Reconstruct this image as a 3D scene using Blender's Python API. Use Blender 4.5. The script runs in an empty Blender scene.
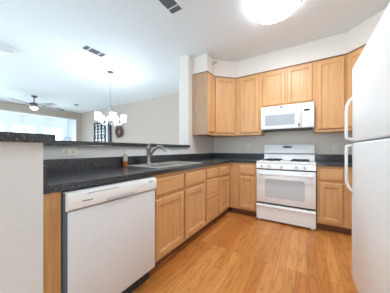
import bpy, bmesh, math, random
from mathutils import Vector, Matrix
random.seed(7)
SC = bpy.context.scene
COL = SC.collection

# ------------------------------------------------------------------ camera
YAW = 0.5611
cd = bpy.data.cameras.new('camera')
cd.sensor_width = 36.0
cd.lens = 177.67 / 390 * 36.0
cd.shift_y = 2.8 / 390
cd.clip_start = 0.02
cam = bpy.data.objects.new('camera', cd)
COL.objects.link(cam)
cam.location = (0, 0, 1.096)
cam.rotation_euler = (math.pi / 2, 0, YAW)
SC.camera = cam

# ------------------------------------------------------------------ world and lamps
W = bpy.data.worlds.new('sky')
SC.world = W
W.use_nodes = True
bg = W.node_tree.nodes['Background']
bg.inputs[0].default_value = (0.72, 0.87, 1.0, 1)
bg.inputs[1].default_value = 2.15
SC.view_settings.view_transform = 'Standard'
SC.view_settings.look = 'None'
SC.view_settings.gamma = 1.0
SC.view_settings.exposure = 0.45
sd = bpy.data.lights.new('sun', 'SUN')
sd.energy = 1.4
sd.angle = 0.05
sd.color = (0.93, 0.97, 1.0)
sun = bpy.data.objects.new('sun', sd)
COL.objects.link(sun)
sun.rotation_euler = (0, math.radians(32), math.radians(8))
ad = bpy.data.lights.new('daylight', 'AREA')
ad.shape = 'RECTANGLE'
ad.size, ad.size_y = 2.0, 7.0
ad.energy = 230.0
ad.color = (0.86, 0.94, 1.0)
day = bpy.data.objects.new('daylight', ad)
COL.objects.link(day)
day.location = (-10.4, .8, 1.5)
day.rotation_euler = (0, math.radians(-90), 0)      # daylight through the sunroom windows, towards +x
LAMP_E = 40.0          # kitchen ceiling dome emission
SHADE_E = 20.0         # chandelier shades emission
FAN_E = 4.0


# ------------------------------------------------------------------ materials
def lin(c):
    return tuple(((v / 255) / 12.92 if v / 255 <= 0.04045 else ((v / 255 + 0.055) / 1.055) ** 2.4) for v in c) + (1.0,)


def base(name, rgb, rough=0.5, metal=0.0, spec=0.5):
    m = bpy.data.materials.new(name)
    m.use_nodes = True
    nt = m.node_tree
    b = nt.nodes['Principled BSDF']
    b.inputs['Base Color'].default_value = lin(rgb)
    b.inputs['Roughness'].default_value = rough
    b.inputs['Metallic'].default_value = metal
    b.inputs['Specular IOR Level'].default_value = spec
    return m, nt, b


def node(nt, typ, **kw):
    n = nt.nodes.new(typ)
    for k, v in kw.items():
        setattr(n, k, v)
    return n


def ramp(nt, stops):
    r = nt.nodes.new('ShaderNodeValToRGB')
    els = r.color_ramp.elements
    while len(els) < len(stops):
        els.new(0.5)
    for e, (p, c) in zip(els, stops):
        e.position = p
        e.color = lin(c)
    return r


def mapped(nt, scale, rot=(0, 0, 0), coord='Object'):
    tc = nt.nodes.new('ShaderNodeTexCoord')
    mp = nt.nodes.new('ShaderNodeMapping')
    mp.inputs['Scale'].default_value = scale
    mp.inputs['Rotation'].default_value = rot
    nt.links.new(tc.outputs[coord], mp.inputs['Vector'])
    return mp


def paint(name, rgb, rough=0.6, var=3, scale=6.0, bump=0.0):
    """plain paint with a faint mottling"""
    m, nt, b = base(name, rgb, rough)
    mp = mapped(nt, (scale,) * 3)
    nz = node(nt, 'ShaderNodeTexNoise')
    nz.inputs['Detail'].default_value = 3
    nt.links.new(mp.outputs[0], nz.inputs['Vector'])
    lo = tuple(max(0, c - var) for c in rgb)
    hi = tuple(min(255, c + var) for c in rgb)
    r = ramp(nt, [(0.3, lo), (0.7, hi)])
    nt.links.new(nz.outputs['Fac'], r.inputs['Fac'])
    nt.links.new(r.outputs['Color'], b.inputs['Base Color'])
    if bump:
        n2 = node(nt, 'ShaderNodeTexNoise')
        n2.inputs['Scale'].default_value = 180
        bp = node(nt, 'ShaderNodeBump')
        bp.inputs['Strength'].default_value = bump
        bp.inputs['Distance'].default_value = 0.002
        nt.links.new(n2.outputs['Fac'], bp.inputs['Height'])
        nt.links.new(bp.outputs['Normal'], b.inputs['Normal'])
    return m


def wood(name, dark, mid, light, axis='z', rough=0.38):
    m, nt, b = base(name, mid, rough)
    sc = {'z': (38, 38, 2.2), 'x': (2.2, 38, 38), 'y': (38, 2.2, 38)}[axis]
    mp = mapped(nt, sc)
    oi = node(nt, 'ShaderNodeObjectInfo')
    add = node(nt, 'ShaderNodeVectorMath', operation='ADD')
    mul = node(nt, 'ShaderNodeMath', operation='MULTIPLY')
    mul.inputs[1].default_value = 37.0
    nt.links.new(oi.outputs['Random'], mul.inputs[0])
    nt.links.new(mp.outputs[0], add.inputs[0])
    nt.links.new(mul.outputs[0], add.inputs[1])
    nz = node(nt, 'ShaderNodeTexNoise')
    nz.inputs['Scale'].default_value = 1.0
    nz.inputs['Detail'].default_value = 5
    nz.inputs['Distortion'].default_value = 0.3
    nt.links.new(add.outputs[0], nz.inputs['Vector'])
    r = ramp(nt, [(0.28, dark), (0.5, mid), (0.72, light)])
    nt.links.new(nz.outputs['Fac'], r.inputs['Fac'])
    nt.links.new(r.outputs['Color'], b.inputs['Base Color'])
    return m


def floor_mat():
    m, nt, b = base('oak_strip_floor', (200, 128, 66), 0.28)
    tc = node(nt, 'ShaderNodeTexCoord')
    sep = node(nt, 'ShaderNodeSeparateXYZ')
    com = node(nt, 'ShaderNodeCombineXYZ')
    nt.links.new(tc.outputs['Object'], sep.inputs[0])
    nt.links.new(sep.outputs['Y'], com.inputs['X'])
    nt.links.new(sep.outputs['X'], com.inputs['Y'])
    br = node(nt, 'ShaderNodeTexBrick')
    br.offset = 0.37
    br.offset_frequency = 3
    br.squash = 1.0
    br.inputs['Scale'].default_value = 1.0
    br.inputs['Brick Width'].default_value = 0.92
    br.inputs['Row Height'].default_value = 0.083
    br.inputs['Mortar Size'].default_value = 0.0016
    br.inputs['Mortar Smooth'].default_value = 0.3
    br.inputs['Bias'].default_value = 0.0
    br.inputs['Color1'].default_value = (0, 0, 0, 1)
    br.inputs['Color2'].default_value = (1, 1, 1, 1)
    br.inputs['Mortar'].default_value = (0.5, 0.5, 0.5, 1)
    nt.links.new(com.outputs[0], br.inputs['Vector'])
    tone = ramp(nt, [(0.0, (206, 130, 64)), (0.35, (218, 145, 76)), (0.7, (226, 156, 86)), (1.0, (234, 168, 100))])
    nt.links.new(br.outputs['Color'], tone.inputs['Fac'])
    # grain: rings stretched along the board, shifted board by board
    sh = node(nt, 'ShaderNodeVectorMath', operation='MULTIPLY_ADD')
    sh.inputs[1].default_value = (13.0, 7.0, 5.0)
    nt.links.new(br.outputs['Color'], sh.inputs[0])
    nt.links.new(com.outputs[0], sh.inputs[2])
    mp = node(nt, 'ShaderNodeMapping')
    mp.inputs['Scale'].default_value = (1.3, 11.0, 1.0)
    nt.links.new(sh.outputs[0], mp.inputs['Vector'])
    wv = node(nt, 'ShaderNodeTexNoise')
    wv.inputs['Scale'].default_value = 1.0
    wv.inputs['Detail'].default_value = 1.5
    nt.links.new(mp.outputs[0], wv.inputs['Vector'])
    mm = node(nt, 'ShaderNodeMath', operation='MULTIPLY')
    mm.inputs[1].default_value = 14.0
    nt.links.new(wv.outputs['Fac'], mm.inputs[0])
    fr = node(nt, 'ShaderNodeMath', operation='PINGPONG')
    fr.inputs[1].default_value = 1.0
    nt.links.new(mm.outputs[0], fr.inputs[0])
    gr = ramp(nt, [(0.0, (168, 150, 132)), (0.35, (240, 236, 232)), (1.0, (255, 255, 255))])
    nt.links.new(fr.outputs[0], gr.inputs['Fac'])
    mp2 = node(nt, 'ShaderNodeMapping')
    mp2.inputs['Scale'].default_value = (4.0, 110.0, 1.0)
    nt.links.new(sh.outputs[0], mp2.inputs['Vector'])
    fine = node(nt, 'ShaderNodeTexNoise')
    fine.inputs['Detail'].default_value = 3
    nt.links.new(mp2.outputs[0], fine.inputs['Vector'])
    fgr = ramp(nt, [(0.3, (222, 214, 206)), (0.65, (255, 255, 255))])
    nt.links.new(fine.outputs['Fac'], fgr.inputs['Fac'])
    m1 = node(nt, 'ShaderNodeMixRGB', blend_type='MULTIPLY')
    m1.inputs[0].default_value = 0.42
    nt.links.new(tone.outputs[0], m1.inputs[1])
    nt.links.new(gr.outputs[0], m1.inputs[2])
    m2 = node(nt, 'ShaderNodeMixRGB', blend_type='MULTIPLY')
    m2.inputs[0].default_value = 0.6
    nt.links.new(m1.outputs[0], m2.inputs[1])
    nt.links.new(fgr.outputs[0], m2.inputs[2])
    seam = node(nt, 'ShaderNodeMixRGB', blend_type='MIX')
    seam.inputs[2].default_value = lin((120, 68, 30))
    sf = node(nt, 'ShaderNodeMath', operation='MULTIPLY')
    sf.inputs[1].default_value = 0.55
    nt.links.new(br.outputs['Fac'], sf.inputs[0])
    nt.links.new(sf.outputs[0], seam.inputs[0])
    nt.links.new(m2.outputs[0], seam.inputs[1])
    nt.links.new(seam.outputs[0], b.inputs['Base Color'])
    return m


def laminate():
    m, nt, b = base('black_speckled_laminate', (48, 50, 55), 0.2, spec=0.8)
    mp = mapped(nt, (1, 1, 1))
    v = node(nt, 'ShaderNodeTexVoronoi')
    v.inputs['Scale'].default_value = 260
    nt.links.new(mp.outputs[0], v.inputs['Vector'])
    sp = node(nt, 'ShaderNodeSeparateColor')
    nt.links.new(v.outputs['Color'], sp.inputs[0])
    r = ramp(nt, [(0.0, (28, 30, 34)), (0.55, (40, 43, 48)), (0.85, (54, 57, 62)), (0.95, (92, 94, 98))])
    nt.links.new(sp.outputs[0], r.inputs['Fac'])
    nt.links.new(r.outputs['Color'], b.inputs['Base Color'])
    return m


def brushed(name, rgb, rough, axis_scale):
    m, nt, b = base(name, rgb, rough, metal=1.0)
    mp = mapped(nt, axis_scale)
    nz = node(nt, 'ShaderNodeTexNoise')
    nz.inputs['Scale'].default_value = 1.0
    nt.links.new(mp.outputs[0], nz.inputs['Vector'])
    r = node(nt, 'ShaderNodeMapRange')
    r.inputs['To Min'].default_value = rough - 0.06
    r.inputs['To Max'].default_value = rough + 0.1
    nt.links.new(nz.outputs['Fac'], r.inputs['Value'])
    nt.links.new(r.outputs[0], b.inputs['Roughness'])
    return m


def glow(name, rgb, e, rough=0.3):
    m, nt, b = base(name, rgb, rough)
    b.inputs['Emission Color'].default_value = lin(rgb)
    b.inputs['Emission Strength'].default_value = e
    return m


def mesh_glass(name, c1, c2, scale):
    """oven window: printed dot screen on glass"""
    m, nt, b = base(name, c1, 0.32)
    mp = mapped(nt, (scale,) * 3)
    ck = node(nt, 'ShaderNodeTexChecker')
    ck.inputs['Scale'].default_value = 1.0
    ck.inputs['Color1'].default_value = lin(c1)
    ck.inputs['Color2'].default_value = lin(c2)
    nt.links.new(mp.outputs[0], ck.inputs['Vector'])
    nt.links.new(ck.outputs[0], b.inputs['Base Color'])
    return m


def pane_glass():
    m = bpy.data.materials.new('window_glass')
    m.use_nodes = True
    nt = m.node_tree
    nt.nodes.clear()
    out = node(nt, 'ShaderNodeOutputMaterial')
    tr = node(nt, 'ShaderNodeBsdfTransparent')
    tr.inputs[0].default_value = (0.97, 0.985, 0.99, 1)
    gl = node(nt, 'ShaderNodeBsdfGlossy')
    gl.inputs['Roughness'].default_value = 0.03
    fr = node(nt, 'ShaderNodeFresnel')
    fr.inputs[0].default_value = 1.45
    mx = node(nt, 'ShaderNodeMixShader')
    nt.links.new(fr.outputs[0], mx.inputs[0])
    nt.links.new(tr.outputs[0], mx.inputs[1])
    nt.links.new(gl.outputs[0], mx.inputs[2])
    nt.links.new(mx.outputs[0], out.inputs[0])
    return m


M = {}
M['cream'] = paint('cream_wall_paint', (228, 221, 211), 0.6, 2, bump=0.05)
M['white_wall'] = paint('white_wall_paint', (225, 227, 226), 0.6, 2, bump=0.05)
M['taupe'] = paint('taupe_wall_paint', (190, 178, 166), 0.65, 3, bump=0.05)
M['sunroom'] = paint('sunroom_white_paint', (226, 234, 240), 0.6, 2)
M['ceiling'] = paint('white_ceiling_paint', (234, 241, 244), 0.8, 2, bump=0.05)
M['trimwhite'] = paint('white_trim_paint', (238, 240, 241), 0.4, 2)
M['floor'] = floor_mat()
M['lam'] = laminate()
M['bounce_carpet'] = paint('pale_bounce_carpet', (214, 208, 200), 0.95, 5, 60)  # unseen floor covering, made pale to bounce neutral light to the ceiling
LD, LM, LL = (205, 151, 97), (215, 164, 110), (222, 175, 123)
M['wood_v'] = wood('maple_vertical_grain', LD, LM, LL, 'z')
M['wood_h'] = wood('maple_horizontal_grain', LD, LM, LL, 'x')
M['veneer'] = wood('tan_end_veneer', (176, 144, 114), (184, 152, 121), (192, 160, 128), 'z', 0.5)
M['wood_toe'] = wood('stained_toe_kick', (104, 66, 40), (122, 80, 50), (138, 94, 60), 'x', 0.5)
M['wood_line'] = wood('shaded_moulding', (120, 84, 54), (134, 96, 64), (146, 108, 74), 'x', 0.5)  # brown shading along the cabinet tops put into the strip's colour
M['appl'] = paint('white_appliance_enamel', (243, 244, 243), 0.25, 1)
M['appl_matte'] = paint('white_appliance_plastic', (228, 229, 231), 0.42, 1)
M['fridge'] = paint('white_fridge_skin', (242, 247, 246), 0.38, 1, bump=0.03)
M['grey'] = paint('grey_plastic', (120, 126, 134), 0.5, 3)
M['pocket'] = paint('pocket_shadow_grey', (196, 199, 203), 0.45, 2)
M['duct'] = paint('grey_duct', (84, 86, 88), 0.6, 3)
M['slate'] = paint('slate_grey_liner', (98, 108, 122), 0.5, 3)
M['dark'] = paint('dark_grey_plastic', (52, 54, 58), 0.5, 3)
M['black'] = paint('black_cast_iron', (34, 34, 36), 0.55, 4)
M['seam'] = paint('dark_shadow_gap', (46, 44, 44), 0.7, 2)
M['oven_win'] = mesh_glass('oven_window_screen', (194, 197, 200), (212, 214, 216), 420)
M['mw_win'] = mesh_glass('microwave_window_screen', (160, 166, 172), (184, 189, 194), 420)
M['display'] = paint('black_display', (30, 34, 38), 0.15, 2)
M['steel'] = brushed('brushed_stainless', (232, 232, 230), 0.36, (4, 160, 160))
M['steel_in'] = brushed('bowl_stainless', (228, 226, 222), 0.38, (160, 4, 160))
M['nickel'] = brushed('brushed_nickel', (150, 149, 147), 0.26, (120, 120, 6))
M['chrome'] = brushed('chrome', (214, 216, 218), 0.12, (60, 60, 60))
M['bronze'] = brushed('pewter_fan_metal', (112, 108, 106), 0.36, (40, 40, 40))
M['blade'] = wood('dark_fan_blade', (72, 66, 64), (88, 82, 80), (104, 98, 96), 'x', 0.4)
M['bladelight'] = paint('pale_fan_blade', (176, 172, 168), 0.5, 4)
M['plate'] = paint('ivory_outlet_plate', (242, 240, 234), 0.4, 1)
M['plate_b'] = paint('ivory_outlet_face', (222, 219, 212), 0.4, 1)
M['lamp'] = glow('frosted_lamp_glass', (240, 246, 255), LAMP_E)
M['shade'] = glow('frosted_shade_glass', (238, 246, 255), SHADE_E)
M['fanlight'] = glow('fan_light_glass', (255, 250, 244), FAN_E)
M['dome_off'] = paint('unlit_frosted_dome', (226, 232, 238), 0.3, 2)
M['glass'] = pane_glass()
M['twig'] = paint('dark_twigs', (112, 92, 84), 0.9, 22, 40)
M['iron'] = paint('black_iron', (30, 32, 36), 0.5, 3)
M['mirror'] = paint('pale_pane', (236, 242, 246), 0.15, 3)
mm_, nt_, b_ = base('orange_soap', (214, 110, 30), 0.15)
nz_ = node(nt_, 'ShaderNodeTexNoise')
rr_ = ramp(nt_, [(0.3, (204, 98, 24)), (0.7, (224, 124, 40))])
nt_.links.new(nz_.outputs['Fac'], rr_.inputs['Fac'])
nt_.links.new(rr_.outputs['Color'], b_.inputs['Base Color'])
b_.inputs['Transmission Weight'].default_value = 0.35
M['soap'] = mm_
mm_, nt_, b_ = base('clear_plastic_bottle', (214, 206, 190), 0.12)
b_.inputs['Transmission Weight'].default_value = 0.25
M['bottle'] = mm_


# ------------------------------------------------------------------ mesh helpers
class MB:
    def __init__(self):
        self.bm = bmesh.new()

    def _merge(self, b2):
        me = bpy.data.meshes.new('tmp')
        b2.to_mesh(me)
        b2.free()
        self.bm.from_mesh(me)
        bpy.data.meshes.remove(me)

    def box(self, x0, x1, y0, y1, z0, z1, bev=0.0, seg=2):
        b = bmesh.new()
        bmesh.ops.create_cube(b, size=1.0)
        for v in b.verts:
            v.co = Vector((x0 + (v.co.x + .5) * (x1 - x0), y0 + (v.co.y + .5) * (y1 - y0), z0 + (v.co.z + .5) * (z1 - z0)))
        if bev:
            bmesh.ops.bevel(b, geom=list(b.edges), offset=bev, segments=seg, affect='EDGES', profile=0.5)
        self._merge(b)
        return self

    def prism(self, pts, z0, z1, bev=0.0):
        """vertical prism on a plan polygon (counter-clockwise)"""
        b = bmesh.new()
        lo = [b.verts.new((x, y, z0)) for x, y in pts]
        hi = [b.verts.new((x, y, z1)) for x, y in pts]
        b.faces.new(lo[::-1])
        b.faces.new(hi)
        n = len(pts)
        for i in range(n):
            j = (i + 1) % n
            b.faces.new((lo[i], lo[j], hi[j], hi[i]))
        if bev:
            bmesh.ops.bevel(b, geom=list(b.edges), offset=bev, segments=2, affect='EDGES', profile=0.5)
        self._merge(b)
        return self

    def extrude_x(self, prof, x0, x1):
        """profile in (y, z), extruded along x"""
        b = bmesh.new()
        a = [b.verts.new((x0, y, z)) for y, z in prof]
        c = [b.verts.new((x1, y, z)) for y, z in prof]
        b.faces.new(a)
        b.faces.new(c[::-1])
        n = len(prof)
        for i in range(n):
            j = (i + 1) % n
            b.faces.new((a[j], a[i], c[i], c[j]))
        bmesh.ops.recalc_face_normals(b, faces=list(b.faces))
        self._merge(b)
        return self

    def lathe(self, prof, c=(0, 0, 0), n=24, axis='z'):
        """prof = [(r, h)...] turned about an axis through c"""
        b = bmesh.new()
        rings = []
        for r, h in prof:
            if r < 1e-6:
                rings.append([b.verts.new(self._ax(0, 0, h, axis, c))])
            else:
                rings.append([b.verts.new(self._ax(r * math.cos(2 * math.pi * k / n), r * math.sin(2 * math.pi * k / n), h, axis, c)) for k in range(n)])
        for A, B in zip(rings, rings[1:]):
            for k in range(n):
                l = (k + 1) % n
                if len(A) == 1 and len(B) == 1:
                    continue
                if len(A) == 1:
                    b.faces.new((A[0], B[k], B[l]))
                elif len(B) == 1:
                    b.faces.new((A[k], A[l], B[0]))
                else:
                    b.faces.new((A[k], A[l], B[l], B[k]))
        for R in (rings[0], rings[-1]):
            if len(R) > 1:
                b.faces.new(R)
        bmesh.ops.recalc_face_normals(b, faces=list(b.faces))
        self._merge(b)
        return self

    @staticmethod
    def _ax(x, y, h, axis, c):
        p = {'z': (x, y, h), 'y': (x, h, y), 'x': (h, x, y)}[axis]
        return (p[0] + c[0], p[1] + c[1], p[2] + c[2])

    def tube(self, path, r, n=10, closed=False):
        b = bmesh.new()
        P = [Vector(p) for p in path]
        R = r if isinstance(r, (list, tuple)) else [r] * len(P)
        rings = []
        N = len(P)
        up = None
        for i, p in enumerate(P):
            if closed:
                t = (P[(i + 1) % N] - P[i - 1]).normalized()
            else:
                t = (P[min(i + 1, N - 1)] - P[max(i - 1, 0)]).normalized()
            if up is None:
                up = Vector((0, 0, 1)) if abs(t.z) < 0.9 else Vector((1, 0, 0))
            s = t.cross(up).normalized()
            up = s.cross(t).normalized()
            rings.append([b.verts.new(p + (s * math.cos(2 * math.pi * k / n) + up * math.sin(2 * math.pi * k / n)) * R[i]) for k in range(n)])
        pairs = list(zip(rings, rings[1:])) + ([(rings[-1], rings[0])] if closed else [])
        for A, B in pairs:
            for k in range(n):
                l = (k + 1) % n
                b.faces.new((A[k], A[l], B[l], B[k]))
        if not closed:
            b.faces.new(rings[0][::-1])
            b.faces.new(rings[-1])
        bmesh.ops.recalc_face_normals(b, faces=list(b.faces))
        self._merge(b)
        return self

    def panel(self, x0, x1, z0, z1, yb, rings):
        """framed board facing -y; rings = [(inset, y)...] from the outer edge to the centre, yb = back"""
        b = bmesh.new()

        def rect(i, y):
            return [b.verts.new(p) for p in ((x0 + i, y, z0 + i), (x1 - i, y, z0 + i), (x1 - i, y, z1 - i), (x0 + i, y, z1 - i))]
        rs = [rect(0, yb)] + [rect(i, y) for i, y in rings]
        b.faces.new(rs[0])
        for A, B in zip(rs, rs[1:]):
            for k in range(4):
                l = (k + 1) % 4
                b.faces.new((A[k], A[l], B[l], B[k]))
        b.faces.new(rs[-1])
        bmesh.ops.recalc_face_normals(b, faces=list(b.faces))
        self._merge(b)
        return self

    def build(self, name, mat, parent=None, loc=None, smooth=True):
        me = bpy.data.meshes.new(name)
        self.bm.to_mesh(me)
        self.bm.free()
        me.materials.append(mat)
        if smooth:
            for p in me.polygons:
                p.use_smooth = True
            try:
                me.set_sharp_from_angle(angle=math.radians(35))
            except Exception:
                pass
        o = bpy.data.objects.new(name, me)
        COL.objects.link(o)
        if parent is not None:
            o.parent = parent
        if loc is not None:
            o.location = loc
        return o


def thing(name, label, cat, loc=(0, 0, 0), rz=0.0, group=None):
    o = bpy.data.objects.new(name, None)
    o.empty_display_size = 0.1
    COL.objects.link(o)
    o.location = loc
    o.rotation_euler = (0, 0, rz)
    o['label'] = label
    o['category'] = cat
    if group:
        o['group'] = group
    return o


def tag(o, label, cat, group=None):
    o['label'] = label
    o['category'] = cat
    if group:
        o['group'] = group
    return o


def struct(name, mb, mat, parent=None):
    o = mb.build(name, mat, parent, smooth=False)
    if parent is None:
        o['kind'] = 'structure'
    return o


# ------------------------------------------------------------------ the rooms
CEIL = 2.74
XL, YB, XR = -1.738, 3.54, 1.085        # kitchen: left wall, back wall, right wall
YD, XF, XS = 4.10, -8.70, -10.0         # dining wall, far living wall, sunroom windows
struct('floor', MB().box(-2.10, 1.3, -2.6, 4.3, -0.08, 0.0), M['floor'])
struct('floor_living', MB().box(-10.2, -2.10, -2.6, 4.3, -0.08, 0.0), M['bounce_carpet'])
struct('ceiling', MB().box(-8.8, 1.3, -2.6, 4.3, CEIL, CEIL + 0.1), M['ceiling'])
struct('wall_back', MB().box(-1.94, 1.3, YB, YB + 0.1, 0, CEIL), M['cream'])
struct('wall_left', MB().box(-1.94, XL, 2.55, YB, 0, CEIL), M['cream'])
struct('wall_right', MB().box(XR, XR + 0.1, -2.6, YB, 0, CEIL), M['cream'])
# knee wall under the bar: the run behind the sink and the wing nearest the camera
struct('wall_knee', MB().prism([(-1.88, -0.6), (-1.07, -0.6), (-1.07, 0.334), (XL, 0.334), (XL, 2.55), (-1.88, 2.55)], 0, 1.128), M['white_wall'])
struct('wall_dining', MB().box(XF - 0.1, -1.94, YD, YD + 0.1, 0, CEIL).box(-1.94, -1.84, YB + 0.1, YD + 0.1, 0, CEIL), M['taupe'])
struct('wall_far', MB().box(XF - 0.1, XF, 3.88, YD, 0, CEIL).box(XF - 0.1, XF, -2.6, 3.88, 2.41, CEIL), M['taupe'])
struct('trim_1', MB().box(XF - 0.11, XF + 0.012, 3.86, 3.90, 0, 2.42).box(XF - 0.11, XF + 0.012, -2.6, 3.90, 2.39, 2.43), M['trimwhite'])
# sunroom beyond the opening
ys = [(-1.60, -0.82), (-0.64, 0.14), (0.20, 0.98), (1.16, 1.94), (2.12, 2.90), (3.08, 3.86)]
ZT, ZB = 2.10, 0.55
wm = MB().box(XS - 0.12, XS, -2.6, 4.1, ZT, 2.7).box(XS - 0.12, XS, -2.6, 4.1, 0, ZB)
prev = -2.6
for a, b in ys:
    wm.box(XS - 0.12, XS, prev, a, ZB, ZT)
    prev = b
wm.box(XS - 0.12, XS, prev, 4.1, ZB, ZT)
struct('wall_sunroom', wm, M['sunroom'])
struct('wall_sunroom_side', MB().box(XS - 0.12, XF - 0.1, 4.1, 4.2, 0, 2.7), M['sunroom'])
rf = MB()
for k in range(9):
    y = -2.6 + k * .84
    rf.box(XS - .12, XF - .1, y, y + .05, 2.702, 2.76)
rf = struct('window_7', rf, M['trimwhite'])  # unseen glass roof, added so sky and sun flood the sunroom
MB().box(XS - .12, XF - .1, -2.6, 4.2, 2.762, 2.768).build('pane', M['glass'], rf, smooth=False)
for i, (a, b) in enumerate(ys):
    f = MB()
    f.box(XS - 0.09, XS + 0.012, a - 0.01, a + 0.045, ZB, ZT).box(XS - 0.09, XS + 0.012, b - 0.045, b + 0.01, ZB, ZT)
    f.box(XS - 0.09, XS + 0.012, a + 0.045, b - 0.045, ZT - 0.045, ZT + 0.01).box(XS - 0.09, XS + 0.03, a + 0.045, b - 0.045, ZB - 0.01, ZB + 0.04)
    f.box(XS - 0.07, XS - 0.03, a + 0.045, b - 0.045, 1.28, 1.32)
    w = struct('window_%d' % (i + 1), f, M['trimwhite'])
    MB().box(XS - 0.052, XS - 0.048, a + 0.045, b - 0.045, ZB + 0.04, ZT - 0.045).build('pane', M['glass'], w, smooth=False)

# soffit over the wall cabinets
UD = 0.305
ZU0, ZU1 = 1.355, 2.438
def plan(o=0.0):
    """outline of the wall-cabinet run along left wall, corner, back wall, corner"""
    return [(XL, 2.6745), (XL + UD - o, 2.6745), (XL + UD - o, YB - .61), (XL + .61, YB - UD + o), (XR - .61, YB - UD + o),
            (XR - UD + o, YB - .61), (XR - UD + o, 2.30), (XR, 2.30), (XR, YB), (XL, YB)]
struct('wall_soffit', MB().prism(plan(0.004), ZU1 + 0.002, CEIL), M['cream'])
struct('baseboard_dining', MB().box(XF, -1.94, YD - 0.015, YD, 0, 0.1), M['trimwhite'])


# ------------------------------------------------------------------ cabinets
def door_rings(w):
    t = 0.024
    return [(0.0, -t + .009), (.009, -t), (w, -t), (w + .005, -t + .009), (w + .013, -t + .010), (w + .016, -t + .014)]


def add_door(root, x0, x1, z0, z1, sw=0.052):
    return MB().panel(x0, x1, z0, z1, 0.0, door_rings(sw)).build('door', M['wood_v'], root, smooth=False)


def add_drawer(root, x0, x1, z0, z1):
    return MB().panel(x0, x1, z0, z1, 0.0, [(0.0, -.016), (.008, -.024)]).build('drawer', M['wood_h'], root, smooth=False)


def base_cabinet(label, loc, rz, x0, x1, doors=(), drawers=(), depth=0.60, group='maple base cabinets'):
    """front plane at local y = 0, facing -y"""
    root = thing('base_cabinet', label, 'cabinet', loc, rz, group)
    d = depth
    c = MB()
    c.box(x0, x0 + .016, .019, d, .1, .872).box(x1 - .016, x1, .019, d, .1, .872)
    c.box(x0 + .016, x1 - .016, .019, d, .1, .116).box(x0 + .016, x1 - .016, d - .01, d, .116, .872)
    c.build('carcass', M['wood_v'], root, smooth=False)
    MB().box(x0, x1, 0, .019, .1, .874, .001, 1).build('face_frame', M['wood_v'], root, smooth=False)
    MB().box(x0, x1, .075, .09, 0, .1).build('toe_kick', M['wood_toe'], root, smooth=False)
    for a in doors:
        add_door(root, *a)
    for a in drawers:
        add_drawer(root, *a)
    return root


# left run: local x = world Y, local -y = world +X
FX, FY = -1.12, 2.915       # face planes
LR = math.pi / 2
DT, DB = .69, .835
base_cabinet('wide maple base cabinet under the sink with two doors and two false drawers', (FX, 0, 0), LR, 1.088, 2.024,
             [(1.112, 1.531, .13, .655), (1.562, 2.006, .13, .655)], [(1.112, 1.531, DT, DB), (1.562, 2.006, DT, DB)], .602)
base_cabinet('narrow maple base cabinet with a stack of three drawers', (FX, 0, 0), LR, 2.026, 2.424, [],
             [(2.044, 2.402, .708, DB), (2.044, 2.402, .438, .690), (2.044, 2.402, .13, .420)], .602)
base_cabinet('maple base cabinet with one door and drawer beside the inner corner of the sink run', (FX, 0, 0), LR, 2.426, 2.913,
             [(2.452, 2.845, .13, .655)], [(2.452, 2.845, DT, DB)], .602)
base_cabinet('maple base cabinet with one door and drawer directly left of the white range', (0, FY, 0), 0, -1.118, -.670,
             [(-.95, -.70, .13, .655)], [(-.95, -.70, DT, DB)], .60)
base_cabinet('maple base cabinet with one door and drawer between range and refrigerator', (0, FY, 0), 0, .116, 1.08,
             [(.142, .392, .13, .655)], [(.142, .392, DT, DB)], .60)
e = MB().box(FX - 0.59, FX + .018, .3365, .421, 0, .874, .002, 1).build('filler_panel', M['wood_v'], smooth=False)
tag(e, 'tall narrow maple filler panel between the dishwasher and the white knee wall', 'panel')


def wall_cabinet(label, loc, rz, x0, x1, z0, doors, body, face=None):
    root = thing('wall_cabinet', label, 'cabinet', loc, rz, 'maple wall cabinets')
    body.build('carcass', M['wood_v'], root, smooth=False)
    for a in doors:
        add_door(root, *a)
    MB().box(x0, x1, -.006, .012, ZU1 - .018, ZU1, .002, 1).build('top_moulding', M['wood_line'], root, smooth=False)
    return root


G = .001
ub = ZU1 - .019
wall_cabinet('narrow maple wall cabinet on the left wall with its plain end panel facing the room', (XL + UD, 0, 0), LR, 2.6745, YB - .612, ZU0,
             [(2.695, YB - .632, ZU0 + .04, 2.395, .045)], MB().box(2.6745, YB - .612, 0.0005, UD - .003, ZU0, ub, .001, 1))
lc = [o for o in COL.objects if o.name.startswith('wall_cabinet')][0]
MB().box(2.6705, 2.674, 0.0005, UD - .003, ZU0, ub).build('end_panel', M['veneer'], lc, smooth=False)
# left diagonal corner cabinet: local frame on the diagonal face
dl = math.hypot(UD, UD)
def diag(label, cx, cy, rz, sx):
    # half width of the diagonal face dl/2; body prism in local coordinates
    h = dl / 2 - .002
    c, s = math.cos(rz), math.sin(rz)
    def loc2(X, Y):
        X -= cx; Y -= cy
        return (c * X + s * Y, -s * X + c * Y)
    if sx < 0:
        P = [(XL + UD, YB - .61), (XL + .61, YB - UD), (XL + .61, YB - .003), (XL + .003, YB - .003), (XL + .003, YB - .61)]
    else:
        P = [(XR - .61, YB - UD), (XR - UD, YB - .61), (XR - .003, YB - .61), (XR - .003, YB - .003), (XR - .61, YB - .003)]
    b = MB().prism([loc2(*p) for p in P], ZU0, ub)
    return wall_cabinet(label, (cx, cy, 0), rz, -h, h, ZU0, [(-h + .02, h - .02, ZU0 + .04, 2.395)], b)
diag('diagonal maple corner wall cabinet at the left, below the soffit sprinkler', XL + (UD + .61) / 2, YB - (UD + .61) / 2, math.pi / 4, -1)
diag('diagonal maple corner wall cabinet at the right, mostly hidden behind the refrigerator', XR - (UD + .61) / 2, YB - (UD + .61) / 2, -math.pi / 4, 1)
UY = YB - UD
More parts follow.
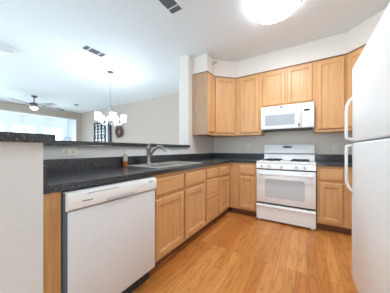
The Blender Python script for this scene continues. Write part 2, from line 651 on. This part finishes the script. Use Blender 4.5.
wall_cabinet('tall maple wall cabinet with one door directly left of the microwave', (0, UY, 0), 0, XL + .612, -.664, ZU0,
             [(-1.04, -.705, ZU0 + .04, 2.395)], MB().box(XL + .612, -.664, 0.0005, UD - .003, ZU0, ub, .001, 1))
wall_cabinet('short double-door maple wall cabinet above the microwave', (0, UY, 0), 0, -.662, .101, 1.81,
             [(-.638, -.296, 1.835, 2.395), (-.268, .076, 1.835, 2.395)], MB().box(-.662, .101, 0.0005, UD - .003, 1.812, ub, .001, 1))
wall_cabinet('tall maple wall cabinet with one wide door directly right of the microwave', (0, UY, 0), 0, .103, XR - .612, ZU0,
             [(.128, .452, ZU0 + .04, 2.395)], MB().box(.103, XR - .612, 0.0005, UD - .003, ZU0, ub, .001, 1))

# ------------------------------------------------------------------ worktops
ZC = .914
CT = .875
XC, YC = -1.087, 2.888
SX0, SX1, SY0, SY1 = -1.645, -1.165, 1.21, 2.05     # sink rim
g = .018
w = thing('countertop', 'long L-shaped black speckled countertop holding the sink, from knee wall to range', 'countertop', (XL, .3365, ZC), 0, 'black speckled worktops')
c = MB()
ox, oy, oz = XL, .3365, ZC
def L(b, x0, x1, y0, y1, z0, z1, bev=0):
    return b.box(x0 - ox, x1 - ox, y0 - oy, y1 - oy, z0 - oz, z1 - oz, bev)
x0c = XL + .002
L(c, x0c, XC, .3365, SY0 + g, CT, ZC, .003)
L(c, x0c, SX0 + g, SY0 + g, SY1 - g, CT, ZC)
L(c, SX1 - g, XC, SY0 + g, SY1 - g, CT, ZC, .003)
L(c, x0c, XC, SY1 - g, YB - .002, CT, ZC, .003)
L(c, XC, -.667, YC, YB - .002, CT, ZC, .003)
c.build('worktop', M['lam'], w, smooth=False)
c = MB()
L(c, x0c, XL + .022, .3565, YB - .002, ZC + .0005, 1.016, .002)
L(c, XL + .022, -.667, YB - .022, YB - .002, ZC + .0005, 1.016, .002)
L(c, x0c, XC, .3365, .3565, ZC + .0005, 1.016, .002)
c.build('backsplash', M['lam'], w, smooth=False)
ox, oy, oz = .112, YC, ZC
w = thing('countertop', 'short black speckled countertop between the range and the refrigerator', 'countertop', (ox, oy, oz), 0, 'black speckled worktops')
L(MB(), .112, XR - .002, YC, YB - .002, CT, ZC, .003).build('worktop', M['lam'], w, smooth=False)
L(MB(), .112, XR - .002, YB - .022, YB - .002, ZC + .0005, 1.016, .002).build('backsplash', M['lam'], w, smooth=False)

bar = MB().prism([(-2.10, -.6), (-1.035, -.6), (-1.035, .372), (-1.70, .372), (-1.70, 2.548), (-2.10, 2.548)], 1.129, 1.168, .003)
o = bar.build('bar_top', M['lam'], smooth=False)
tag(o, 'raised black speckled bar top running along the knee wall behind the sink', 'bar counter')

# ------------------------------------------------------------------ sink, faucet, soap
s = thing('sink', 'double-bowl stainless steel drop-in sink in the black countertop', 'sink', (SX0, SY0, ZC))
W_, D_ = SX1 - SX0, SY1 - SY0
bowls = [(.10, W_ - .035, .035, D_ / 2 - .015), (.10, W_ - .035, D_ / 2 + .015, D_ - .035)]
r = MB()
r.box(0, .10, 0, D_, .0008, .011, .003).box(W_ - .035, W_, 0, D_, .0008, .011, .003)
r.box(.10, W_ - .035, 0, .035, .0008, .011, .003).box(.10, W_ - .035, D_ - .035, D_, .0008, .011, .003)
r.box(.10, W_ - .035, D_ / 2 - .015, D_ / 2 + .015, .0008, .011, .003)
r.build('rim', M['steel'], s, smooth=False)
for a, b, c0, d0 in bowls:
    m = MB()
    t = .003
    z0 = -.17
    m.box(a, a + t, c0, d0, z0, .009).box(b - t, b, c0, d0, z0, .009).box(a + t, b - t, c0, c0 + t, z0, .009).box(a + t, b - t, d0 - t, d0, z0, .009)
    m.box(a, b, c0, d0, z0 - t, z0)
    bo = m.build('bowl', M['steel_in'], s, smooth=False)
    MB().lathe([(0, 0), (.04, 0), (.042, .003), (.03, .005), (0, .002)], ((a + b) / 2, (c0 + d0) / 2, z0), 20).build('drain', M['chrome'], bo)

f = thing('faucet', 'brushed nickel single-handle faucet standing on the sink deck', 'faucet', (-1.597, 1.50, ZC + .0112))
f.scale = (1.1, 1.1, 1.1)
MB().lathe([(0, 0), (.030, 0), (.030, .006), (.024, .014), (.022, .02), (.022, .15), (.0235, .155), (.0235, .185), (.018, .197), (0, .20)], n=24).build('body', M['nickel'], f)
pth, rad = [], []
for k in range(13):
    t = k / 12
    x = .012 + .215 * t
    z = .075 + .118 * math.sin(min(1, t * 1.18) * math.pi / 2) - .032 * max(0, t - .72) / .28
    pth.append((x, 0, z)); rad.append(.0145 + .004 * max(0, t - .6))
pth.append((.243, 0, .137)); rad.append(.0165)
MB().tube(pth, rad, 14).build('spout', M['nickel'], f)
MB().tube([(0, 0, .193), (.018, -.004, .205), (.05, -.008, .214), (.085, -.01, .216)], [.012, .010, .008, .006], 12).build('handle', M['nickel'], f)

b = thing('soap_bottle', 'small clear pump bottle of orange soap on the counter beside the sink', 'bottle', (-1.684, 1.243, ZC + .0005))
b.scale = (.92, .92, 1.2)
MB().lathe([(0, 0), (.025, 0), (.027, .004), (.027, .043), (.0268, .044), (0, .044)], n=20).build('soap', M['soap'], b)
MB().lathe([(0, .0445), (.027, .0445), (.027, .085), (.022, .10), (.012, .108), (.011, .113), (0, .113)], n=20).build('bottle_top', M['bottle'], b)
MB().lathe([(0, .1135), (.013, .1135), (.013, .126), (.006, .128), (.005, .145), (0, .145)], n=14).tube([(-.004, 0, .145), (.012, 0, .146), (.026, 0, .142)], .005, 8).build('pump', M['appl_matte'], b)

# ------------------------------------------------------------------ dishwasher
d = thing('dishwasher', 'white built-in dishwasher under the counter beside the sink cabinet', 'dishwasher', (-1.06, .425, 0), LR)
WD = .648
MB().box(0, WD, .045, .60, .122, .868).build('tub', M['slate'], d, smooth=False)
MB().box(.002, WD - .002, .016, .045, .125, .862).build('door_liner', M['slate'], d, smooth=False)
MB().box(.012, WD - .004, .002, .016, .125, .762, .004).build('door_panel', M['appl_matte'], d)
cp = MB().extrude_x([(.016, .768), (.002, .768), (-.010, .778), (-.014, .80), (-.012, .845), (-.006, .858), (.006, .864), (.044, .864), (.044, .768)], .004, WD - .002).build('control_panel', M['appl'], d)
MB().extrude_x([(-.0115, .772), (-.016, .776), (-.017, .792), (-.0145, .796)], .215, .425).build('handle_pocket', M['pocket'], cp)  # raised grey piece, its tone painting the shade inside the handle recess
MB().box(.10, .30, -.0128, -.010, .846, .849).build('vent_slot', M['grey'], cp)
for k in range(5):
    MB().box(.46 + .028 * k, .478 + .028 * k, -.0145, -.011, .823, .829, .0008, 1).build('button', M['plate_b'], cp)
MB().box(.56, .60, -.0145, -.011, .838, .843).build('status_label', M['grey'], cp)
fc = bpy.data.curves.new('logo', 'FONT')
fc.body = 'Whirlpool'
fc.size = .013
fc.extrude = .0004
fo = bpy.data.objects.new('logo_tmp', fc)
COL.objects.link(fo)
bpy.context.view_layer.update()
dg = bpy.context.evaluated_depsgraph_get()
lm = bpy.data.meshes.new_from_object(fo.evaluated_get(dg))
bpy.data.objects.remove(fo)
lo = bpy.data.objects.new('logo', lm)
lm.materials.clear(); lm.materials.append(M['dark'])
COL.objects.link(lo)
lo.parent = cp
lo.rotation_euler = (math.pi / 2, 0, 0)
lo.location = (.075, -.0146, .806)
MB().box(.0, WD, .075, .60, .0, .12).build('shadow_toe_panel', M['dark'], d, smooth=False)  # dark colour stands in for the shadow below the door

# ------------------------------------------------------------------ range
SW = .772
SY = 2.846
rg = thing('gas_range', 'white freestanding gas range between the base cabinets', 'range', (-.664, SY, 0))
DPT = YB - .012 - SY
bd = MB()
bd.box(.002, SW - .002, .045, DPT, .02, .885)
bd.box(.02, .06, .06, .10, 0, .02).box(SW - .06, SW - .02, .06, .10, 0, .02).box(.02, .06, DPT - .1, DPT - .06, 0, .02).box(SW - .06, SW - .02, DPT - .1, DPT - .06, 0, .02)
bd.build('body', M['appl'], rg, smooth=False)
MB().box(0, SW, .012, DPT, .886, .914, .008).build('cooktop', M['appl'], rg)
cpn = MB().extrude_x([(.044, .803), (.006, .803), (.0, .81), (.012, .885), (.044, .885)], .002, SW - .002).build('control_panel', M['appl'], rg)
for kx in (.085, .185, .355, .54, .64):
    k = MB().lathe([(0, .0), (.021, .0), (.021, -.008), (.0165, -.010), (.015, -.028), (0, -.029)], (kx, .004, .846), 20, 'y').build('knob', M['appl_matte'], cpn)
    MB().box(kx - .0025, kx + .0025, -.0265, -.024, .835, .860).build('pointer', M['grey'], k)
dr = MB().box(.004, SW - .004, .002, .044, .292, .786, .006).build('oven_door', M['appl'], rg)
MB().box(.006, SW - .006, .014, .045, .787, .803).build('vent_gap', M['seam'], rg, smooth=False)
wr = .03
pts = []
wx0, wx1, wz0, wz1 = .128, .642, .375, .655
for (cx, cz, a0) in ((wx1 - wr, wz1 - wr, 0), (wx0 + wr, wz1 - wr, 90), (wx0 + wr, wz0 + wr, 180), (wx1 - wr, wz0 + wr, 270)):
    for k in range(6):
        a = math.radians(a0 + 18 * k)
        pts.append((cx + wr * math.cos(a), cz + wr * math.sin(a)))
wb = MB()
bb = bmesh.new()
A = [bb.verts.new((x, .0005, z)) for x, z in pts]
B = [bb.verts.new((x, .004, z)) for x, z in pts]
bb.faces.new(A); bb.faces.new(B[::-1])
for k in range(len(pts)):
    l = (k + 1) % len(pts)
    bb.faces.new((A[k], B[k], B[l], A[l]))
bmesh.ops.recalc_face_normals(bb, faces=list(bb.faces))
wb._merge(bb)
wb.build('window', M['oven_win'], dr, smooth=False)
hb = MB().box(.03, SW - .03, -.05, -.026, .708, .748, .010)
hb.box(.05, .085, -.03, .004, .714, .742, .004).box(SW - .085, SW - .05, -.03, .004, .714, .742, .004)
hb.build('handle', M['appl'], dr)
MB().box(.006, SW - .006, .03, .045, .268, .291).build('drawer_gap', M['seam'], rg, smooth=False)
MB().extrude_x([(.044, .035), (.004, .035), (.004, .218), (-.010, .228), (-.012, .240), (.004, .262), (.044, .266)], .004, SW - .004).build('storage_drawer', M['appl'], rg)
bg_ = MB().extrude_x([(DPT - .075, .9145), (DPT - .06, 1.02), (DPT - .075, 1.03), (DPT - .055, 1.175), (DPT - .04, 1.19), (DPT - .002, 1.19), (DPT - .002, .9145)], 0, SW).build('backguard', M['appl'], rg)
MB().extrude_x([(DPT - .080, 1.022), (DPT - .072, 1.016), (DPT - .058, 1.022), (DPT - .062, 1.030), (DPT - .078, 1.030)], .004, SW - .004).build('vent_strip', M['grey'], bg_)
MB().box(.31, .45, DPT - .066, DPT - .055, 1.115, 1.155).build('clock_display', M['grey'], bg_, smooth=False)
MB().box(.34, .405, DPT - .069, DPT - .065, 1.128, 1.148).build('clock_digits', M['display'], bg_, smooth=False)
for bx in (.255, .275, .475, .495):
    MB().lathe([(0, 0), (.008, 0), (.007, -.004), (0, -.004)], (bx, DPT - .062, 1.135), 12, 'y').build('button', M['plate_b'], bg_)
for gx in (.075, .462):
    gw = .24
    gr = MB()
    y0, y1 = .12, DPT - .13
    z0, z1 = .922, .934
    for x in (gx, gx + gw - .014):
        gr.box(x + .002, x + .012, y0, y1, z0, z1, .003)
        for y in (y0, y1 - .014):
            gr.box(x, x + .014, y, y + .014, .9145, z0)
    for y in (y0, (y0 + y1) / 2 - .007, y1 - .014):
        gr.box(gx + .014, gx + gw - .014, y, y + .014, z0, z1, .003)
    cx = gx + gw / 2
    for yy in ((y0 * 3 + y1) / 4, (y0 + 3 * y1) / 4):
        gr.box(cx - .006, cx + .006, yy - .09, yy - .03, z0 + .004, z1 + .006, .002).box(cx - .006, cx + .006, yy + .03, yy + .09, z0 + .004, z1 + .006, .002)
        gr.box(gx + .012, cx - .03, yy - .006, yy + .006, z0 + .004, z1 + .006, .002).box(cx + .03, gx + gw - .012, yy - .006, yy + .006, z0 + .004, z1 + .006, .002)
        MB().lathe([(0, .9145), (.058, .9145), (.052, .919), (.036, .920), (.036, .928), (.03, .932), (0, .932)], (cx, yy, 0), 20).build('burner', M['dark'], rg)
    gr.build('grate', M['black'], rg, smooth=False)

# ------------------------------------------------------------------ microwave
mw = thing('microwave', 'white over-the-range microwave with grey window mounted under the short cabinet', 'microwave', (-.66, 3.147, 1.412))
MW, MH, MD = .757, .392, YB - .004 - 3.147
MB().box(0, MW, .03, MD, .012, MH, .003).build('body', M['appl'], mw)
MB().box(.02, MW - .02, .02, MD - .02, 0, .012).build('vent_base', M['dark'], mw, smooth=False)
md = MB().box(.002, .594, .0, .03, .016, MH - .055, .006).build('door', M['appl'], mw)
MB().panel(.052, .522, .055, .262, .003, [(0, .0), (.012, -.002), (.016, .0), (.02, .0005)]).build('window_frame', M['appl_matte'], md, smooth=False)
MB().box(.07, .504, -.0012, .002, .073, .244).build('window', M['mw_win'], md, smooth=False)
MB().tube([(.558, .004, .315), (.558, -.03, .305), (.558, -.034, .28), (.558, -.034, .08), (.558, -.03, .055), (.558, .004, .045)], [.012, .013, .014, .014, .013, .012], 12).build('handle', M['appl'], md)
MB().lathe([(0, 0), (.014, 0), (.013, -.003), (0, -.003)], (.558, -.047, .065), 16, 'y').build('handle_badge', M['grey'], md)
vg = MB().box(.002, MW - .002, .003, .03, MH - .053, MH - .003, .004).build('top_grille', M['appl_matte'], mw)
MB().lathe([(0, 0), (.017, 0), (.015, -.003), (0, -.003)], (.315, .003, MH - .028), 20, 'y').build('logo', M['grey'], vg)
pn = MB().box(.598, MW - .002, .001, .03, .016, MH - .055, .006).build('control_panel', M['appl'], mw)
MB().box(.625, .70, -.0005, .003, .262, .292).build('display', M['display'], pn, smooth=False)
for r_ in range(5):
    for q in range(3):
        MB().box(.622 + .04 * q, .648 + .04 * q, -.0003, .002, .06 + .036 * r_, .074 + .036 * r_).build('button', M['plate_b'], pn, smooth=False)

# ------------------------------------------------------------------ refrigerator
FRX, FRY = .303, 1.85
fr = thing('refrigerator', 'tall white top-freezer refrigerator standing on the right', 'refrigerator', (FRX, FRY, 0), -LR)
# local x = world -Y, local -y = world -X
FWD = .84
bd = MB().box(.004, FWD - .004, .062, .765, .03, 1.725, .006)
for x in (.05, FWD - .09):
    for y in (.10, .70):
        bd.box(x, x + .04, y, y + .04, 0, .03)
bd.build('body', M['fridge'], fr)
MB().box(.02, FWD - .02, .05, .061, .012, .075).build('toe_grille', M['grey'], fr, smooth=False)
MB().box(.02, FWD - .02, .016, .0615, 1.1465, 1.1535).build('door_gasket', M['grey'], fr, smooth=False)
fz = MB().box(0, FWD, 0, .052, 1.154, 1.737, .014, 4).build('freezer_door', M['fridge'], fr)
fd = MB().box(0, FWD, 0, .052,   .08, 1.146, .014, 4).build('refrigerator_door', M['fridge'], fr)
hx = .026
MB().tube([(hx, .004, 1.50), (hx, -.012, 1.485), (hx, -.026, 1.462), (hx, -.034, 1.44), (hx, -.038, 1.39), (hx, -.038, 1.22), (hx, -.036, 1.182), (hx, -.02, 1.174), (hx, .004, 1.174)],
          [.009, .0095, .010, .0105, .0105, .0105, .0105, .010, .010], 12).build('handle', M['appl'], fz)
MB().tube([(hx, .004, 1.126), (hx, -.02, 1.126), (hx, -.036, 1.118), (hx, -.038, 1.08), (hx, -.038, .87), (hx, -.034, .83), (hx, -.024, .80), (hx, -.008, .778), (hx, .004, .768)],
          [.010, .010, .0105, .0105, .0105, .0105, .010, .0095, .009], 12).build('handle', M['appl'], fd)
MB().box(.010, .042, -.0025, .004, .10, .742, .002).build('trim_strip', M['appl_matte'], fd)

# ------------------------------------------------------------------ outlets, sprinkler
def outlet(label, loc, rz, horiz=False):
    o = thing('outlet', label, 'outlet', loc, rz, 'wall outlets')
    w, h = (.115, .07) if horiz else (.07, .115)
    MB().box(-w / 2, w / 2, -.006, 0, -h / 2, h / 2, .002).build('plate', M['plate'], o)
    for s_ in (-1, 1):
        dx, dz = (s_ * .027, 0) if horiz else (0, s_ * .027)
        f_ = MB().box(dx - .016, dx + .016, -.0085, -.006, dz - .014, dz + .014, .002).build('socket', M['plate_b'], o)
        for q in (-.006, .006):
            sx, sz = (dx + q, dz) if not horiz else (dx, dz + q)
            a, b_2 = (.0012, .005) if not horiz else (.005, .0012)
            MB().box(sx - a, sx + a, -.0088, -.0084, sz - b_2, sz + b_2).build('slot', M['dark'], f_, smooth=False)
    return o
outlet('ivory double outlet set sideways on the knee wall above the sink counter', (XL, .725, 1.073), LR, True)
outlet('ivory wall outlet on the back wall beside the refrigerator', (.384, YB, 1.124), 0)
outlet('ivory wall outlet on the back wall left of the range', (-.985, YB, 1.15), 0)
sp = thing('sprinkler', 'small metal fire sprinkler on the left soffit above the wall cabinets', 'sprinkler', (XL + UD - .004, 2.885, 2.645), LR)
MB().lathe([(0, 0), (.03, 0), (.028, -.006), (.012, -.010), (.011, -.03), (0, -.03)], n=18, axis='y').build('escutcheon', M['chrome'], sp)
MB().tube([(-.011, -.028, 0), (-.016, -.05, 0), (0, -.068, 0), (.016, -.05, 0), (.011, -.028, 0)], .003, 8).box(-.018, .018, -.071, -.067, -.002, .016).build('deflector', M['bronze'], sp, smooth=False)

# ------------------------------------------------------------------ ceiling things
k = thing('ceiling_lamp', 'large round lit flush dome lamp on the kitchen ceiling', 'ceiling lamp', (-.30, 2.135, CEIL))
MB().lathe([(0, 0), (.252, 0), (.254, -.012), (.248, -.022), (.20, -.026), (.19, -.065), (.225, -.071), (.23, -.075), (0, -.075)], n=48).build('pan', M['trimwhite'], k)
MB().lathe([(0, -.0755), (.229, -.0755), (.236, -.082), (.232, -.090), (.20, -.106), (.15, -.118), (.08, -.127), (0, -.129)], n=48).build('shade', M['lamp'], k)
MB().tube([(.239 * math.cos(a * math.pi / 24), .239 * math.sin(a * math.pi / 24), -.084) for a in range(48)], .005, 6, True).build('rim_ring', M['bronze'], k)
for a in (6, 141, 255):
    a = math.radians(a)
    c_, s_ = math.cos(a), math.sin(a)
    MB().tube([(.245 * c_, .245 * s_, -.020), (.252 * c_, .252 * s_, -.08), (.240 * c_, .240 * s_, -.096)], .007, 8).lathe([(0, 0), (.011, 0), (.011, -.014), (0, -.016)], (.250 * c_, .250 * s_, -.082), 12).build('clip', M['chrome'], k)


def vent(label, x, y):
    v = thing('ceiling_vent', label, 'vent', (x, y, CEIL), 0, 'ceiling vents')
    w, l = .096, .185
    f_ = MB().box(-w, w, -l, -l + .022, -.008, 0, .002).box(-w, w, l - .022, l, -.008, 0, .002).box(-w, -w + .022, -l + .022, l - .022, -.008, 0, .002).box(w - .022, w, -l + .022, l - .022, -.008, 0, .002)
    for yy in (-.085, .085):
        f_.box(-w + .022, w - .022, yy - .006, yy + .006, -.007, 0)
    f_.build('frame', M['trimwhite'], v, smooth=False)
    MB().box(-w + .018, w - .018, -l + .018, l - .018, -.002, -.0005).build('duct_face', M['duct'], v, smooth=False)
    for (a, b_, n) in ((-.153, -.091, 4), (-.079, .079, 9), (.091, .153, 4)):
        for q in range(n):
            yy = a + (b_ - a) * (q + .5) / n
            MB().box(-w + .022, w - .022, yy - .003, yy + .003, -.006, -.002).build('louvre', M['grey'], v, smooth=False)
    return v
vent('white rectangular ceiling vent over the kitchen, nearest the camera', -1.305, 1.515)
vent('white rectangular ceiling vent beyond the bar, near the chandelier', -3.015, 1.625)
k = thing('flush_ceiling_light', 'unlit white dome light on the ceiling at far left', 'ceiling light', (-4.15, .72, CEIL))
MB().lathe([(0, 0), (.20, 0), (.20, -.02), (.185, -.028), (0, -.028)], n=32).build('base_ring', M['trimwhite'], k)
MB().lathe([(0, -.0285), (.178, -.0285), (.172, -.05), (.13, -.078), (.06, -.09), (0, -.092)], n=32).build('dome', M['dome_off'], k)
k = thing('smoke_detector', 'small round detector on the far living room ceiling', 'smoke detector', (-7.17, 3.2, CEIL))
MB().lathe([(0, 0), (.075, 0), (.075, -.025), (.06, -.038), (0, -.04)], n=24).build('housing', M['bladelight'], k)
MB().lathe([(0, -.0405), (.025, -.0405), (.02, -.046), (0, -.046)], n=16).build('sensor_cap', M['grey'], k)

# chandelier (local x to the right of the camera)
c = thing('chandelier', 'lit five-shade chandelier hanging over the dining area', 'chandelier', (-3.53, 2.24, CEIL), YAW)
MB().lathe([(0, 0), (.062, 0), (.06, -.012), (.03, -.026), (.012, -.03), (0, -.03)], n=24).build('canopy', M['bronze'], c)
MB().tube([(0, 0, -.03), (0, 0, -.70)], .006, 8).build('rod', M['chrome'], c)
MB().lathe([(0, -.69), (.012, -.69), (.02, -.70), (.022, -.715), (.036, -.72), (.040, -.75), (.045, -.80), (.055, -.88), (.072, -.96), (.088, -1.02), (.076, -1.06), (.03, -1.09), (.012, -1.12), (0, -1.135)], n=24).build('column', M['chrome'], c)
for k in range(5):
    a = math.radians(18 + 72 * k)
    ca, sa = math.cos(a), math.sin(a)
    pp = []
    for q in range(9):
        t = q / 8
        rr = .045 + .215 * t
        zz = -1.05 - .075 * math.sin(t * math.pi) + .0 * t
        pp.append((rr * ca, rr * sa, zz))
    pp += [(.26 * ca, .26 * sa, -1.055)]
    ar = MB().tube(pp, .008, 8).build('arm', M['chrome'], c)
    MB().lathe([(0, -1.062), (.03, -1.062), (.034, -1.054), (.02, -1.05), (0, -1.05)], (.26 * ca, .26 * sa, 0), 16).build('cup', M['chrome'], ar)
    MB().lathe([(0, -1.049), (.040, -1.049), (.050, -1.04), (.056, -.98), (.058, -.915), (.053, -.915), (.051, -.98), (.05, -1.034), (0, -1.04)], (.26 * ca, .26 * sa, 0), 24).build('shade', M['shade'], ar)

# ceiling fan
fn = thing('ceiling_fan', 'pewter ceiling fan with lit lamp in the living room', 'ceiling fan', (-7.12, 2.0, CEIL))
MB().lathe([(0, 0), (.075, 0), (.072, -.02), (.04, -.055), (.02, -.06), (0, -.06)], n=24).build('canopy', M['bronze'], fn)
MB().tube([(0, 0, -.055), (0, 0, -.22)], .014, 10).build('downrod', M['bronze'], fn)
MB().lathe([(0, -.20), (.03, -.20), (.07, -.215), (.11, -.23), (.12, -.26), (.115, -.295), (.085, -.32), (.07, -.345), (0, -.345)], n=28).build('motor', M['bronze'], fn)
MB().lathe([(0, -.3455), (.085, -.3455), (.095, -.365), (.088, -.395), (.05, -.425), (0, -.435)], n=28).build('lamp_bowl', M['fanlight'], fn)
for k in range(5):
    a = 92 + 72 * k
    R_ = Matrix.Rotation(math.radians(a), 4, 'Z') @ Matrix.Rotation(math.radians(-11), 4, 'X')
    bl = MB().prism([(.20, -.055), (.30, -.068), (.72, -.075), (.79, -.06), (.81, 0), (.79, .06), (.72, .075), (.30, .068), (.20, .055)], -.004, .004)
    o = bl.build('blade', M['blade'], fn, smooth=False)
    o.matrix_local = Matrix.Translation((0, 0, -.29)) @ R_
    MB().box(.105, .26, -.022, .022, -.011, -.0045, .002).build('blade_iron', M['bronze'], o, smooth=False)

# ------------------------------------------------------------------ dining wall pieces
lp = thing('lattice_panel', 'tall black iron lattice panel with pale panes against the dining wall', 'wall panel', (-6.965, YD - .012, 0))
PW, PT = .58, 2.19
fm = MB()
fm.box(-PW, -PW + .06, -.05, 0, 0, PT).box(PW - .16, PW, -.05, 0, 0, PT).box(-PW + .06, PW - .16, -.05, 0, PT - .06, PT).box(-PW + .06, PW - .16, -.05, 0, 0, .08)
fm.box(.20, .25, -.05, 0, .08, PT - .06)
fm.build('frame', M['iron'], lp, smooth=False)
MB().box(-PW + .06, .20, -.02, -.012, .08, PT - .06).box(.25, PW - .16, -.02, -.012, .08, PT - .06).build('pane', M['mirror'], lp, smooth=False)
lt = MB()
for x in (-.30, -.05):
    lt.box(x - .022, x + .022, -.045, -.022, .08, PT - .06)
for z in (.5, .95, 1.42, 1.80):
    lt.box(-PW + .06, .20, -.042, -.024, z - .014, z + .014)
for z in (1.19, 1.61, 1.98):
    for x in (-.41, -.175, .075):
        lt.tube([(x + .085 * math.cos(q * math.pi / 10), -.034, z + .085 * math.sin(q * math.pi / 10)) for q in range(20)], .013, 6, True)
lt.build('lattice', M['iron'], lp, smooth=False)

wr_ = MB()
for q in range(26):
    ph = random.random() * 6.28
    rr = .115 + random.uniform(-.035, .035)
    n_ = 22
    wr_.tube([((rr + .014 * math.sin(5 * t * 6.28 / n_ + ph)) * math.cos(t * 6.28 / n_), -.035 + .025 * math.sin(3 * t * 6.28 / n_ + ph), (rr + .014 * math.sin(5 * t * 6.28 / n_ + ph)) * math.sin(t * 6.28 / n_)) for t in range(n_)], .007, 5, True)
for q in range(90):
    a = random.random() * 6.28
    r0 = random.uniform(.08, .15)
    r1 = r0 + random.uniform(-.06, .06)
    a1 = a + random.uniform(.1, .35)
    wr_.tube([(r0 * math.cos(a), -.04, r0 * math.sin(a)), (r1 * math.cos(a1), -.06 + random.uniform(-.02, .02), r1 * math.sin(a1))], [.007, .002], 4)
wo = wr_.build('wreath', M['twig'], None, (-5.86, YD - .006, 1.74))
wo.scale = (1.4, 1.1, 1.4)
tag(wo, 'round brown twig wreath hanging on the taupe dining wall', 'wreath')

nh = thing('wire_holder', 'small dark wire holder standing on the bar top', 'holder', (-1.93, .79, 1.1685), LR)
MB().tube([(-.024, 0, .004), (-.024, 0, .034), (-.022, 0, .037), (.022, 0, .037), (.024, 0, .034), (.024, 0, .004)], .0022, 8).build('wire_loop', M['slate'], nh)
MB().box(-.03, .03, -.012, .012, 0, .004, .001, 1).build('base', M['slate'], nh)
